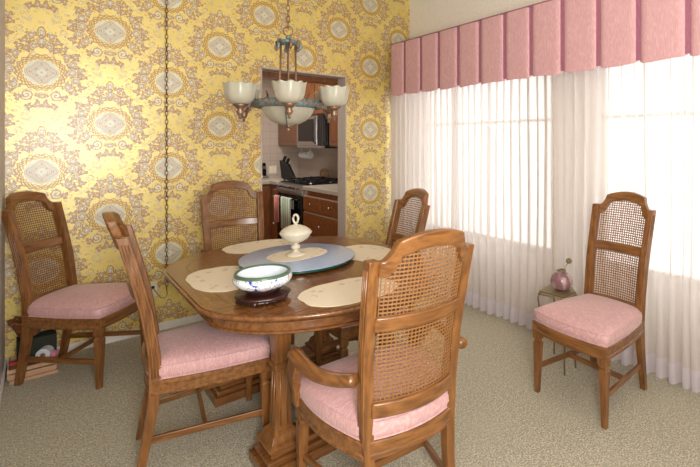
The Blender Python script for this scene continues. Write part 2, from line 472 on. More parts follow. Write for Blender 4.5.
# sheer curtains
def sheer(y0, y1, label, seed, group='sheer curtains'):
    rnd = random.Random(seed); e = empty('sheer_curtain', (2.80, y0, 0), 0, label, 'curtain')
    pts = []; y = 0; side = 0
    Ln = y1-y0
    while y < Ln:                                  # soft pinch pleats: deep fold, return, shallow face
        p = rnd.uniform(.062, .092); a = rnd.uniform(.026, .044)
        for q, xx in ((0, 0), (.07, .5), (.14, .92), (.25, 1.05), (.40, 1.0), (.53, .9), (.60, .4), (.66, -.2), (.74, -.4), (.88, -.25)):
            pts.append((y+p*q, -a*xx))
        y += p
    pts = [(min(q[0], Ln), q[1]) for q in pts if q[0] <= Ln+.01]
    zs = [.13, .3, .6, 1.0, 1.5, 2.0, 2.38]
    def row(z, amp, zoff=0): return [(x*amp*(1.25-.2*z/2.4), yy+.006*math.sin(z*3+yy*9), z) for yy, x in pts]
    s = MB(); s.loft([row(z, 1) for z in zs], False, False)
    link('voile', s, 'sheer', e, smooth=True)
    h = MB(); hr = [row(z, 1.05) for z in (.015, .07, .134)]
    h.loft([[(x-.0015, yy, z) for x, yy, z in r] for r in hr], False, False)
    link('hem', h, 'hem', e, smooth=True)
    link('curtain_rod', MB().tube([(.0, 0, 2.385), (.0, Ln, 2.385)], .01, 8), 'white_paint', e, smooth=True)
    return e
sheer(2.862, 3.84, 'white sheer curtain panel at the far left, next to the wallpapered wall', 1)
sheer(1.862, 2.858, 'white sheer curtain panel behind the dining table, ending near the small side table', 2)
sheer(.932, 1.858, 'white sheer curtain panel directly behind the chair that stands by the window', 3)
sheer(-.45, .928, 'white sheer curtain panel at the right edge of the picture', 4)

# ------------------------------------------------------------------ cane-back dining chairs
def chair(arm):
    wt, ws, wf_, fr = (.220, .198, .176, .268) if arm else (.194, .182, .172, .228)   # half widths: top, seat, rear foot, front
    D = .495 if arm else .522; SH = .405
    bow = .055 if arm else .036; up = .028 if arm else 0; blg = .030 if arm else .014
    root = bpy.data.objects.new('dining_armchair' if arm else 'dining_chair', None); COL.objects.link(root)
    def hw(z): return ws+(wt-ws)*max(0, (z-.43))/.6
    def yb(z):                                    # centre line of the back post
        P = [(0, 0), (.12, .022), (.25, .045), (.38, .060), (.5, .058), (.7, .028), (.85, -.008), (1.03, -.056), (1.13, -.086)] if not arm else [(0, .015), (.12, .032), (.25, .048), (.38, .058), (.5, .056), (.7, .036), (.85, .010), (1.03, -.030), (1.13, -.054)]
        for (a, ya), (b, y2) in zip(P, P[1:]):
            if z <= b: q = (z-a)/(b-a); return ya+(y2-ya)*q
        return P[-1][1]
    def surf(x, z): return yb(z)-bow*(1-(x/hw(z))**2)-.0
    # posts: leg below the seat, stile above it
    for sx in (-1, 1):
        secs = []
        for z in (0, .06, .12, .19, .25, .32, .38, .43):
            q = z/.43; hx = .0155+.0055*q; hy = .016+.008*q
            cx = sx*(wf_+(ws-wf_)*q-hx)
            secs.append((cx, yb(z), z, hx, hy))
        link('leg', MB().sq(secs), 'wood_v', root, bevel=.003)
        secs = []
        for z in (.40, .5, .6, .7, .8, .9, .97, 1.03):
            secs.append((sx*(hw(z)-.020), yb(z), z, .020, .023))
        st = link('stile', MB().sq(secs), 'wood_v', root, bevel=.004)
        g = MB()                                   # fluted beads on the outer side
        for dy in (-.011, .0, .011):
            g.tube([(sx*(hw(z)+.0005), yb(z)+dy, z) for z in (.42, .55, .7, .85, 1.0)], .0032, 6)
        link('fluting', g, 'wood_v', st, smooth=True)
        # front legs
        x = sx*(fr-.023); b_ = MB()
        b_.sq([(x+sx*.004, D-.02, 0, .0125, .0125), (x, D-.022, .27, .021, .021), (x, D-.022, .285, .021, .021), (x, D-.022, .292, .016, .016),
               (x, D-.022, .302, .016, .016), (x, D-.022, .308, .0225, .0225), (x, D-.022, .402, .0225, .0225)])
        link('leg', b_, 'wood_v', root, bevel=.003)
    # back outline
    def zt(t_):
        t_ = abs(t_)
        if t_ > .78: return 1.03
        if t_ > .62:
            q = (.78-t_)/.16; return 1.03+.062*(.55*(1-math.sqrt(1-q*q))+.45*q)
        return 1.092+.026*(1-(t_/.62)**2)
    def zin(t_):
        t_ = abs(t_)
        return min(zt(max(0, t_-.0)), zt(min(1, t_*1.10)))-.055
    def slab(name, x1, lo, hi, th, mat='wood_x', K=28, par=root, dy=0):
        rings = []
        for k in range(K+1):
            x = -x1+2*x1*k/K; a, b_ = lo(x), hi(x); r = []
            for z, s_ in ((a, 1), (b_, 1), (b_, -1), (a, -1)):
                r.append((x, surf(x, z)+s_*th/2+dy, z))
            rings.append(r)
        return link(name, MB().loft(rings), mat, par, bevel=.005, auto=50)
    xi = wt-.037
    crest = slab('crest_rail', wt-.034, lambda x: zin(x/wt), lambda x: zt(x/wt), .034, K=48)
    mid = slab('middle_rail', ws+(wt-ws)*.55-.030, lambda x: .757+up, lambda x: .808+up, .028)
    low = slab('lower_rail', ws-.028, lambda x: .435+up*1.8, lambda x: .488+up*1.8, .030)
    # cane, woven of real strands
    def cane(z0, z1f, xw):
        m = MB(); p = .0138; zmax = 1.09
        def inside(x, z): return abs(x) <= xw(z) and z0 <= z <= z1f(x)
        def strand(pts, w_, off):
            run = []
            def flush(run):
                if len(run) < 2: return
                rs = []
                for i, (x, z) in enumerate(run):
                    a = run[max(0, i-1)]; b_ = run[min(len(run)-1, i+1)]
                    dx, dz = b_[0]-a[0], b_[1]-a[1]; l = math.hypot(dx, dz) or 1
                    nx, nz = -dz/l*w_/2, dx/l*w_/2
                    y = surf(x, z)+off
                    rs.append([(x+nx, y, z+nz), (x-nx, y, z-nz), (x, y+.0009, z)])
                m.loft(rs)
            for q in pts:
                if inside(*q): run.append(q)
                else: flush(run); run = []
            flush(run)
        nx = int(wt/p)+1
        for i in range(-nx, nx+1):
            x = i*p; strand([(x*(xw(z0+.0+(zmax-z0)*k/40)/xw(z0)), z0+(zmax-z0)*k/40) for k in range(41)], .0056, .0008)
        z = z0+p/2
        while z < zmax:
            strand([(-wt+2*wt*k/24, z) for k in range(25)], .0056, 0); z += p
        return m
    cu = link('cane_panel', cane(.80+up, lambda x: zin(x/wt)+.006, lambda z: hw(z)-.036), 'cane', root); cu['kind'] = 'stuff'
    cl = link('cane_panel', cane(.482+up*1.8, lambda x: .762+up, lambda z: hw(z)-.036), 'cane', root); cl['kind'] = 'stuff'
    # seat outline (front bowed)
    def outline(off, n=10):
        pts = []; yr = .045-off; yf = D+off; hr = ws-.004+off; hf = fr+off
        for k in range(n+1):                      # front edge, right to left
            q = k/n; x = hf*(1-2*q); pts.append((x, yf-.006+.028*(1-(2*q-1)**2)))
        for k in range(1, n):
            q = k/n; pts.append((-(hf+(hr-hf)*q+blg*math.sin(PI*q)), yf-.006+(yr-yf)*q))
        for k in range(n+1):
            q = k/n; pts.append((-hr+2*hr*q, yr-(bow*.7)*(1-(2*q-1)**2)))
        for k in range(1, n):
            q = k/n; pts.append((hr+(hf-hr)*q+blg*math.sin(PI*q), yr+(yf-.006-yr)*q))
        return pts
    def ring(off, z): return [(x, y, z) for x, y in outline(off)]
    a = MB()
    a.loft([ring(-.022, .345), ring(0, .345), ring(.003, .350), ring(.003, .362), ring(-.001, .366), ring(-.001, .386), ring(.003, .390), ring(.003, .403), ring(-.0, .407), ring(-.022, .407), ring(-.022, .345)], True, False)
    link('seat_frame', a, 'wood_x', root, auto=30)
    c = MB(); cy = .265
    def cr(s_, z, dome=0):
        r = []
        for x, y in outline(-.004): r.append((x*s_, cy+(y-cy)*s_, z))
        return r
    c.loft([cr(.96, .405), cr(1.0, .412), cr(1.02, .432), cr(1.018, .455), cr(.99, .470), cr(.90, .484), cr(.75, .496), cr(.5, .506), cr(.25, .511), cr(.02, .512)])
    seat = link('seat', c, 'pink', root, smooth=True)
    link('piping', MB().tube(cr(1.004, .466), .0032, 6, close=True), 'pink', seat, smooth=True)
    link('piping', MB().tube(cr(1.002, .411), .003, 6, close=True), 'pink', seat, smooth=True)
    # stretchers
    for sx in (-1, 1):
        link('side_stretcher', MB().beam((sx*(wf_-.017), .03, .150), (sx*(fr-.024), D-.022, .150), .016, .028), 'wood_y', root, bevel=.002)
    xs = (wf_+fr)/2-.02
    link('cross_stretcher', MB().beam((-xs, .25, .150), (xs, .25, .150), .016, .026), 'wood_x', root, bevel=.002)
    if arm:
        for sx in (-1, 1):
            path = []; rr = []
            P = [(0, .228, .035, .632), (.25, .262, .11, .612), (.5, .296, .21, .602), (.75, .308, .31, .606), (.92, .304, .385, .606), (1, .296, .412, .585)]
            cur = [Vector((sx*x, y, z)) for _, x, y, z in P]
            pts = []
            for i in range(len(cur)-1):
                p0, p1, p2, p3 = cur[max(0, i-1)], cur[i], cur[i+1], cur[min(len(cur)-1, i+2)]
                for k in range(5):
                    q = k/5; pts.append(.5*((2*p1)+(p2-p0)*q+(2*p0-5*p1+4*p2-p3)*q*q+(3*p1-p0-3*p2+p3)*q**3))
            pts.append(cur[-1])
            L = len(pts)
            ar = link('armrest', MB().tube(pts, .02, 12, flat=.85, radii=[.025+.005*(i/L)-(.016 if i == L-1 else 0) for i in range(L)]), 'wood_y', root, smooth=True)
            # support sweeping down to the front rail
            Q = [(.296, .385, .600, .034, .017), (.300, .395, .560, .042, .019), (.298, .420, .52, .038, .018), (.286, .445, .47, .024, .016), (.274, .455, .43, .021, .018), (.266, .462, .37, .025, .02)]
            rings = [[(sx*x-wx, y-wy, z), (sx*x+wx, y-wy, z), (sx*x+wx, y+wy, z), (sx*x-wx, y+wy, z)] for x, y, z, wy, wx in Q]
            link('arm_support', MB().loft(rings), 'wood_v', root, bevel=.005, auto=50)
    return root
def place(o, ox, oy, facing, label, group):
    o.location = (ox, oy, 0); o.rotation_euler = (0, 0, rad(facing-90)); tag(o, label, 'chair', group)
side0 = chair(False); arm0 = chair(True)
side_spots = [(.000, 3.697, -40.0, 'pink-seated cane-back side chair in the corner by the left wall, above the floor clutter'),
              (.330, 2.390, -8.5, 'pink-seated cane-back side chair at the left side of the table, seen edge-on from behind'),
              (1.768, 2.30, 172.0, 'cane-back side chair on the far right side of the table, in front of the sheers'),
              (2.612, 1.280, 177.0, 'pink-seated cane-back side chair standing alone by the window next to the small side table')]
for i, (x, y, a, lab) in enumerate(side_spots):
    o = side0 if i == 0 else copy_tree(side0)
    place(o, x, y, a, lab, 'cane-back side chairs')
arm_spots = [(.996, 1.215, 85.0, 'cane-back armchair in the foreground with its back to the camera and curved wooden arm'),
             (1.078, 3.50, -90.0, 'cane-back armchair at the far head of the table, backed by the wallpaper')]
for i, (x, y, a, lab) in enumerate(arm_spots):
    o = arm0 if i == 0 else copy_tree(arm0)
    place(o, x, y, a, lab, 'cane-back armchairs'); o.scale = (1, 1, 1.012)

# ------------------------------------------------------------------ dining table
TX, TY = 1.085, 2.305
tb = empty('dining_table', (TX, TY, 0), 0, 'large oval walnut dining table with moulded edge on square fluted pedestal columns', 'table')
def toutline(off, n=18):
    a, b_, s_ = .617+off, .455+off, .305; e = 2/1.86; pts = []
    for k in range(n+1):
        th = PI/2*k/n; pts.append((a*math.cos(th)**e if th < PI/2 else 0, s_+b_*math.sin(th)**e))
    q2 = [(-x, y) for x, y in reversed(pts[:-1])]
    up = pts+q2
    return up+[(-x, -y) for x, y in up]
def tr(off, z): return [(x, y, z) for x, y in toutline(off)]
ed = MB(); ed.loft([tr(-.12, .728), tr(-.022, .724), tr(-.020, .730), tr(-.010, .733), tr(-.002, .738), tr(0, .744), tr(-.002, .750), tr(-.010, .753), tr(-.012, .751), tr(-.014, .751), tr(-.12, .751)], True, False)
link('tabletop_edge', ed, 'table_y', tb, smooth=True)
inn = toutline(-.105); out = toutline(-.0155); n_ = len(inn)
link('tabletop_field', MB().loft([[(x, y, .742) for x, y in toutline(-.107)], [(x, y, .7545) for x, y in toutline(-.107)]]), 'table_y', tb)
# border boards: two long sides, four curved ends meeting in mitres
iR = 0; q = n_//4
segs = [(0, 9), (9, 18), (18, 27), (27, 36)]
def board(idx, mat):
    m = MB(); rings = []
    for i in idx:
        i %= n_
        (x0, y0), (x1, y1) = inn[i], out[i]
        rings.append([(x0, y0, .746), (x1, y1, .746), (x1, y1, .7550), (x0, y0, .7550)])
    m.loft(rings); return link('border_board', m, mat, tb)
def trim_idx(a, b_): return list(range(a, b_+1))
# outline order: 0..36 upper half (x from + to -), 37..73 lower half
board([n_-1, 0], 'table_y'); board([36, 37], 'table_y')
board(trim_idx(0, 18), 'table_x'); board(trim_idx(18, 36), 'table_x'); board(trim_idx(37, 55), 'table_x'); board(trim_idx(55, 73), 'table_x')
ap = MB(); ap.loft([tr(-.09, .664), tr(-.055, .664), tr(-.050, .668), tr(-.050, .676), tr(-.056, .680), tr(-.058, .722), tr(-.09, .726), tr(-.09, .664)], True, False)
link('apron', ap, 'table_x', tb, auto=35)
for sy in (-1, 1):
    pb = MB(); cy = sy*.36
    for hx, hy, z0, z1 in ((.39, .105, 0, .045), (.375, .09, .045, .07), (.355, .072, .07, .10)): pb.box(-hx, hx, cy-hy, cy+hy, z0, z1)
    link('pedestal_base', pb, 'table_x', tb, bevel=.006)
    for sx in (-1, 1):
        cx = sx*.285; m = MB()
        m.sq([(cx, cy, .10, .08, .08), (cx, cy, .115, .08, .08), (cx, cy, .125, .063, .063), (cx, cy, .15, .055, .055), (cx, cy, .165, .038, .038), (cx, cy, .42, .031, .031),
              (cx, cy, .425, .040, .040), (cx, cy, .452, .042, .042), (cx, cy, .457, .032, .032), (cx, cy, .60, .036, .036), (cx, cy, .605, .046, .046), (cx, cy, .70, .05, .05)])
        co = link('column', m, 'table_v', tb, bevel=.003)
        g = MB()
        for ax in (0, 1):
            for s_ in (-1, 1):
                for o_ in (-.016, .016):
                    p0, p1 = (.0375, .0315)
                    a = (cx+s_*p0, cy+o_, .18) if ax == 0 else (cx+o_, cy+s_*p0, .18)
                    b2 = (cx+s_*p1, cy+o_*.8, .41) if ax == 0 else (cx+o_*.8, cy+s_*p1, .41)
                    g.tube([a, b2], .0035, 6)
        link('fluting', g, 'table_v', co, smooth=True)
link('floor_beam', MB().box(-.05, .05, -.30, .30, .03, .09), 'table_y', tb, bevel=.006)
link('top_support', MB().box(-.37, .37, -.48, -.24, .68, .728).box(-.37, .37, .24, .48, .68, .728), 'table_x', tb)

# ------------------------------------------------------------------ things on the table
TZ = .7555
def mat_shape(a, b_, th=.0025, scal=True, n=96):
    ring = []
    for k in range(n):
        t_ = 2*PI*k/n; e = 1.0
        c, s_ = math.cos(t_), math.sin(t_)
        r = 1/((abs(c)**2.6+abs(s_)**2.6)**(1/2.6))
        r *= 1+.012*abs(math.sin(6*t_))-.02*abs(math.cos(4*t_))
        ring.append((a*r*c, b_*r*s_))
    return MB().loft([[(x, y, 0) for x, y in ring], [(x, y, th*.7) for x, y in ring], [(x*.985, y*.985, th) for x, y in ring]])
mats = [(.675, 2.325, 90, 'cream embroidered oval placemat on the left side of the table, partly behind the painted bowl'),
        (1.06, 2.895, 0, 'cream embroidered oval placemat at the far head of the table'),
        (1.48, 2.285, 90, 'cream embroidered oval placemat on the right side of the table'),
        (1.04, 1.755, 0, 'cream embroidered oval placemat nearest the foreground armchair')]
pm = None
for x, y, r, lab in mats:
    if pm is None: pm = link('placemat', mat_shape(.225, .157), 'linen'); o = pm
    else: o = pm.copy(); COL.objects.link(o)
    o.location = (x, y, TZ); o.rotation_euler = (0, 0, rad(r)); tag(o, lab, 'placemat', 'cream oval placemats')
SX, SY = 1.09, 2.40
ls = empty('lazy_susan', (SX, SY, TZ), 0, 'round blue glass turntable with a green glass edge in the table centre', 'turntable')
link('turntable_base', MB().lathe([(.13, 0), (.13, .008), (.10, .009), (.10, .0092)], n=32), 'darkwood', ls, smooth=False)
link('glass_disk', MB().lathe([(.313, .0225), (.313, .0245), (.31, .0255)], n=96), 'susan', ls, auto=30)
link('glass_edge', MB().lathe([(.300, .009), (.3130, .011), (.3138, .0222), (.31, .0225)], n=96), 'green_glass', ls, auto=30)
dz = TZ+.0258
o = link('doily', mat_shape(.172, .12, .002), 'linen'); o.location = (1.10, 2.43, dz); o.rotation_euler = (0, 0, rad(8)); tag(o, 'cream oval doily under the lidded compote on the blue turntable', 'doily')
cp = empty('lidded_compote', (1.085, 2.425, dz+.002), 0, 'cream milk-glass lidded compote with a ring finial standing on the doily', 'compote')
link('foot', MB().lathe([(.0, 0), (.048, 0), (.046, .006), (.03, .012), (.014, .02), (.010, .028), (.019, .036), (.024, .046), (.019, .056), (.011, .062), (.014, .068), (.02, .073)], n=28), 'milk', cp, smooth=True)
link('bowl', MB().lathe([(.015, .068), (.04, .078), (.062, .095), (.073, .115), (.076, .122), (.074, .125)], n=48, lobes=16, amp=.012), 'milk', cp, smooth=True)
ld = link('lid', MB().lathe([(.078, .122), (.079, .127), (.070, .142), (.05, .158), (.025, .168), (.010, .173), (.008, .180)], n=48, lobes=16, amp=.012), 'milk', cp, smooth=True)
fin = MB()
fin.tube([(.0125*math.cos(t_)*math.cos(-rad(41)), .0125*math.cos(t_)*math.sin(-rad(41)), .205+.024*math.sin(t_)) for t_ in [2*PI*k/20 for k in range(20)]], .006, 8, close=True)
link('finial', fin, 'milk', ld, smooth=True)
cp.scale = (1.12, 1.12, 1.0)
# painted bowl on carved stand
BX, BY = .706, 1.905
st = empty('carved_stand', (BX, BY, TZ), rad(-20), 'dark carved wooden stand under the painted bowl', 'stand')
link('stand_top', MB().lathe([(.085, .022), (.100, .024), (.104, .030), (.100, .037), (.08, .040)], n=48, lobes=6, amp=.03), 'darkwood', st, smooth=True)
link('carved_skirt', MB().lathe([(.078, .008), (.094, .010), (.098, .018), (.092, .025), (.08, .025)], n=96, lobes=18, amp=.02), 'darkwood', st, smooth=True)
for k in range(5):
    a = 2*PI*k/5+.6
    link('leg', MB().lathe([(.008, 0), (.013, .002), (.010, .010), (.016, .022)], c=(.088*math.cos(a), .088*math.sin(a), 0), n=12), 'darkwood', st, smooth=True)
bo = empty('painted_bowl', (BX, BY, TZ+.0345), 0, 'white porcelain bowl with painted blossoms and green rim on the dark stand', 'bowl')
bbody = link('body', MB().lathe([(.082, .027), (.092, .032), (.103, .045), (.106, .058), (.100, .072), (.090, .079)], n=64), 'bowl', bo, smooth=True)
bo.scale = (1.13, 1.13, 1.04); st.scale = (1.07, 1.07, .84)
link('lower_band', MB().lathe([(.052, 0), (.058, .002), (.060, .008), (.072, .016), (.088, .029)], n=64), 'gilt', bo, smooth=True)
link('rim', MB().loft([[(r*math.cos(2*PI*k/64), r*math.sin(2*PI*k/64), z) for k in range(64)] for r, z in ((.101, .072), (.100, .080), (.096, .084), (.091, .083), (.089, .077))], True, False), 'green_rim', bo, smooth=True)
interior = link('interior', MB().lathe([(.0, .020), (.05, .022), (.078, .040), (.091, .058), (.0905, .080)][::-1], n=64), 'porcelain', bo, smooth=True)
# the interior is an open shell: drop its top cap
im = interior.data
import bmesh
bm = bmesh.new(); bm.from_mesh(im); bm.faces.ensure_lookup_table()
for f in [f for f in bm.faces if len(f.verts) > 10 and f.calc_center_median().z > .07]: bm.faces.remove(f)
bm.to_mesh(im); bm.free()
bm = bmesh.new(); bdm = bbody.data; bm.from_mesh(bdm)
for f in [f for f in bm.faces if len(f.verts) > 10]: bm.faces.remove(f)
bm.to_mesh(bdm); bm.free()

# ------------------------------------------------------------------ chandelier
CX, CY = 1.022, 2.382
ch = empty('chandelier', (CX, CY, 1.494), rad(0), 'verdigris and copper chandelier with scalloped frosted shades hanging over the table', 'chandelier')
Z = -1.50
link('canopy', MB().lathe([(.0, CEIL+Z), (.06, CEIL+Z), (.055, CEIL+Z-.02), (.02, CEIL+Z-.035), (.008, CEIL+Z-.05)], n=24), 'copper', ch, smooth=True)
def chain(m, p0, p1, ln=.034, wd=.0085, r=.0021, odd=0):
    p0, p1 = Vector(p0), Vector(p1); n = max(1, round((p1-p0).length/(ln*.74)))
    for i in range(n):
        c = p0+(p1-p0)*((i+.5)/n); d = (p1-p0).normalized()
        s0 = Vector((1, 0, 0)) if abs(d.x) < .9 else Vector((0, 1, 0)); u = d.cross(s0).normalized(); k = d.cross(u)
        if i % 2: u = k
        m.tube([c+d*(ln/2*math.sin(t_))+u*(wd*math.cos(t_)) for t_ in [2*PI*q/10 for q in range(10)]], r, 5, close=True)
    return m
cm = chain(MB(), (0, 0, .565), (0, 0, CEIL+Z-.05), .042, .009, .0026)
link('hanging_chain', cm, 'copper', ch, smooth=True)
lp = MB().tube([(.026*math.cos(t_)*.75, -.026*math.cos(t_)*.66, .545+.026*math.sin(t_)) for t_ in [2*PI*k/20 for k in range(20)]], .0035, 6, close=True)
link('hanging_ring', lp, 'copper', ch, smooth=True)
link('top_hub', MB().lathe([(.006, .52), (.014, .512), (.010, .50), (.045, .492), (.05, .484), (.045, .474), (.012, .468), (.0, .46)], n=24), 'verdigris', ch, smooth=True)
for k in range(6):
    a = 2*PI*k/6+.3; c, s_ = math.cos(a), math.sin(a)
    link('hub_scroll', MB().tube([(c*.04, s_*.04, .484), (c*.055, s_*.055, .492), (c*.066, s_*.066, .484), (c*.070, s_*.070, .462), (c*.066, s_*.066, .445), (c*.063, s_*.063, .436)], .006, 8, radii=[.006, .007, .007, .008, .010, .003]), 'verdigris' if k % 2 else 'copper', ch, smooth=True)
for k in range(4):
    a = rad(-113.3+90*k); c, s_ = math.cos(a), math.sin(a)
    link('rod', MB().tube([(c*.038, s_*.038, .48), (c*.042, s_*.042, .25), (c*.062, s_*.062, .17), (c*.16, s_*.16, .148)], .0058, 8), 'copper', ch, smooth=True)
# ring band with twisted rope relief
rb = MB().loft([[(r*math.cos(2*PI*k/72), r*math.sin(2*PI*k/72), z) for k in range(72)] for r, z in ((.150, .118), (.172, .118), (.187, .124), (.191, .140), (.187, .154), (.172, .160), (.150, .160), (.150, .118))], True, False)
link('ring_band', rb, 'verdigris', ch, smooth=True)
rl = MB()
for k in range(24):
    a = 2*PI*k/24
    rl.tube([(.190*math.cos(a), .190*math.sin(a), .126), (.190*math.cos(a+.12), .190*math.sin(a+.12), .153)], .003, 5)
link('rope_relief', rl, 'copper', ch, smooth=True)
link('glass_bowl', MB().lathe([(.142, .132), (.138, .110), (.122, .080), (.096, .052), (.064, .034), (.03, .024), (0.0, .022)], n=72, lobes=12, amp=.012), 'shade', ch, smooth=True)
link('bowl_straps', MB().tube([(.146*math.cos(rad(-118)), .146*math.sin(rad(-118)), .13), (.131*math.cos(rad(-118)), .131*math.sin(rad(-118)), .088), (.100*math.cos(rad(-118)), .100*math.sin(rad(-118)), .048), (.06*math.cos(rad(-118)), .06*math.sin(rad(-118)), .024), (0, 0, .016)], .0035, 6)
     .tube([(.146*math.cos(rad(62)), .146*math.sin(rad(62)), .13), (.131*math.cos(rad(62)), .131*math.sin(rad(62)), .088), (.100*math.cos(rad(62)), .100*math.sin(rad(62)), .048), (.06*math.cos(rad(62)), .06*math.sin(rad(62)), .024), (0, 0, .016)], .0035, 6), 'verdigris', ch, smooth=True)
link('finial', MB().lathe([(.0, -.012), (.006, -.008), (.010, .0), (.006, .006), (.018, .012), (.026, .022), (.0, .026)], n=16), 'copper', ch, smooth=True)
RA = .27
for k in range(6):
    a = rad(-112+60*k); c, s_ = math.cos(a), math.sin(a)
    P = lambda r, z: (c*r, s_*r, z)
    arm = link('arm', MB().tube([P(.178, .142), P(.205, .165), P(.225, .150), P(.238, .110), P(.26, .085), P(RA, .088), P(RA+.004, .11)], .006, 8)
               .tube([P(.13, .205), P(.12, .182), P(.14, .160), P(.178, .150)], .0045, 8), 'copper', ch, smooth=True)
    link('shade_cup', MB().lathe([(.0, .045), (.008, .05), (.006, .062), (.014, .072), (.02, .085), (.012, .095), (.02, .105), (.036, .116), (.034, .125), (.0, .126)], c=P(RA, 0), n=20), 'copper', arm, smooth=True)
    link('glass_shade', MB().loft([[((r*(1+am*math.cos(10*2*PI*j/60)))*math.cos(2*PI*j/60)+c*RA, (r*(1+am*math.cos(10*2*PI*j/60)))*math.sin(2*PI*j/60)+s_*RA, z+zz*math.cos(10*2*PI*j/60)) for j in range(60)]
          for r, z, am, zz in ((.028, .122, 0, 0), (.050, .130, .005, 0), (.066, .148, .01, 0), (.074, .170, .015, 0), (.077, .195, .022, 0), (.080, .216, .03, .002), (.083, .226, .035, .004),
                               (.080, .226, .035, .004), (.074, .195, .02, 0), (.062, .148, .01, 0), (.026, .128, 0, 0))], True, True), 'shade', arm, smooth=True)

# swag chain down the wallpaper to the outlet
sw = empty('swag_chain', (.712, 3.885, .30), 0, 'long thin bronze swag chain hanging down the wallpaper beside the armchair to the outlet', 'chain')
link('chain_links', chain(MB(), (0, 0, 0), (0, 0, CEIL-.31), .044, .0095, .0026), 'chain', sw, smooth=True)
link('ceiling_hook', MB().lathe([(.0, CEIL-.30), (.02, CEIL-.30), (.018, CEIL-.306), (.003, CEIL-.312)], n=16), 'chain', sw, smooth=True)
link('cord', MB().tube([(0, 0, .02), (.004, 0, -.03), (-.012, -.004, -.055), (-.04, -.006, -.045), (-.062, -.008, -.01), (-.088, -.005, .035)], .0035, 6), 'bronze', sw, smooth=True)
pl_ = link('plug', MB().lathe([(.0, 0), (.010, 0), (.012, .006), (.010, .018), (.0, .018)], n=14), 'black_matte', sw, smooth=True)
pl_.location = (-.088, .018, .038); pl_.rotation_euler = (PI/2, 0, 0)
ol = empty('wall_outlet', (.618, YB, .322), 0, 'ivory duplex wall outlet on the wallpaper with the chain cord plugged in', 'outlet')
link('cover_plate', MB().box(-.036, .036, -.006, 0, -.058, .058), 'plastic', ol, bevel=.002)
for z in (-.024, .022): link('socket', MB().lathe([(.0, 0), (.016, 0), (.016, .002), (.0, .002)], n=18), 'white_paint', ol).location = (0, -.006, z)
for c_ in ol.children:
    if c_.name.startswith('socket'): c_.rotation_euler = (PI/2, 0, 0)

# ------------------------------------------------------------------ side table + vase
stb = empty('side_table', (2.485, 1.60, 0), rad(6), 'small dark side table with a thin bronze frame behind the chair by the window', 'side table')
hexr = [(-.115, .085), (.10, .095), (.115, -.02), (.02, -.095), (-.11, -.085)]
link('table_top', MB().loft([[(x*1.0, y*1.0, .495) for x, y in hexr], [(x*1.02, y*1.02, .50) for x, y in hexr], [(x, y, .508) for x, y in hexr]]), 'bronze', stb, bevel=.002)
link('top_frame', MB().tube([(x*1.04, y*1.04, .488) for x, y in hexr], .006, 8, close=True), 'bronze', stb, smooth=True)
for x, y in (hexr[0], hexr[1], hexr[3], hexr[4]):
    link('leg', MB().tube([(x, y, .49), (x*1.06, y*1.06, .46), (x*1.0, y*1.0, .40), (x*.95, y*.95, .22), (x*.96, y*.96, .08), (x*1.0, y*1.0, .006)], .0055, 8), 'bronze', stb, smooth=True)
link('lower_ring', MB().tube([(.075*math.cos(2*PI*k/20), .075*math.sin(2*PI*k/20), .22) for k in range(20)], .004, 6, close=True), 'bronze', stb, smooth=True)
stb.scale = (1, 1, .955)
vs = empty('glass_vase', (2.49, 1.595, .4855), 0, 'round cranberry pink glass vase with a bud on the small side table', 'vase')
link('body', MB().lathe([(.0, 0), (.035, 0), (.052, .012), (.066, .036), (.068, .056), (.060, .082), (.040, .102), (.022, .110), (.024, .118)], n=36), 'cranberry', vs, smooth=True)
link('lip', MB().tube([(.028*math.cos(2*PI*k/20)-.006, .028*math.sin(2*PI*k/20), .119+.004*math.cos(2*PI*k/10)) for k in range(20)], .0045, 8, close=True), 'bronze', vs, smooth=True)
sm = link('stem', MB().tube([(.0, 0, .05), (.014, -.012, .12), (.026, -.022, .155), (.034, -.03, .172)], .0025, 6), 'bronze', vs, smooth=True)
link('bud', MB().lathe([(.002, 0), (.014, .006), (.019, .018), (.014, .03), (.004, .036)], c=(.036, -.032, .162), n=16, lobes=5, amp=.12), 'bronze', sm, smooth=True)

# ------------------------------------------------------------------ clutter on the floor, far left
tr1 = link('cardboard_tray', MB().box(-.15, .17, -.12, .12, 0, .018), 'card', bevel=.002); tr1.location = (-.04, 3.725, 0); tr1.scale = (.68, 1, 1); tr1.rotation_euler = (0, 0, rad(1)); tag(tr1, 'flat cardboard sheet lying on the carpet, lowest under the corner chair', 'cardboard')
tr2 = empty('slatted_crate', (-.045, 3.72, .018), rad(0), 'low pale wooden crate on the carpet under the corner chair', 'crate')
tr2.scale = (.74, 1, 1)
link('base', MB().box(-.14, .15, -.10, .11, 0, .008), 'card', tr2)
for z0 in (.012, .042):
    link('slat', MB().box(-.145, .155, -.108, -.100, z0, z0+.022), 'card', tr2); link('slat', MB().box(-.145, .155, .108, .116, z0, z0+.022), 'card', tr2)
for x in (-.145, .145): link('end_board', MB().box(x, x+.01, -.1, .108, .006, .066), 'card', tr2)
ro = empty('paper_roll', (.015, 3.66, .121), 0, 'white paper tape roll lying on the crate under the corner chair', 'roll')
ro.rotation_euler = (PI/2, 0, rad(-20))
rr_ = [[(r*math.cos(2*PI*k/32), r*math.sin(2*PI*k/32), z) for k in range(32)] for r, z in ((.014, -.03), (.036, -.03), (.036, .03), (.014, .03), (.014, -.03))]
link('wound_paper', MB().loft(rr_, True, False), 'paper', ro, auto=40)
link('core', MB().loft([[(r*math.cos(2*PI*k/24), r*math.sin(2*PI*k/24), z) for k in range(24)] for r, z in ((.011, -.031), (.014, -.031), (.014, .031), (.011, .031), (.011, -.031))], True, False), 'card', ro)
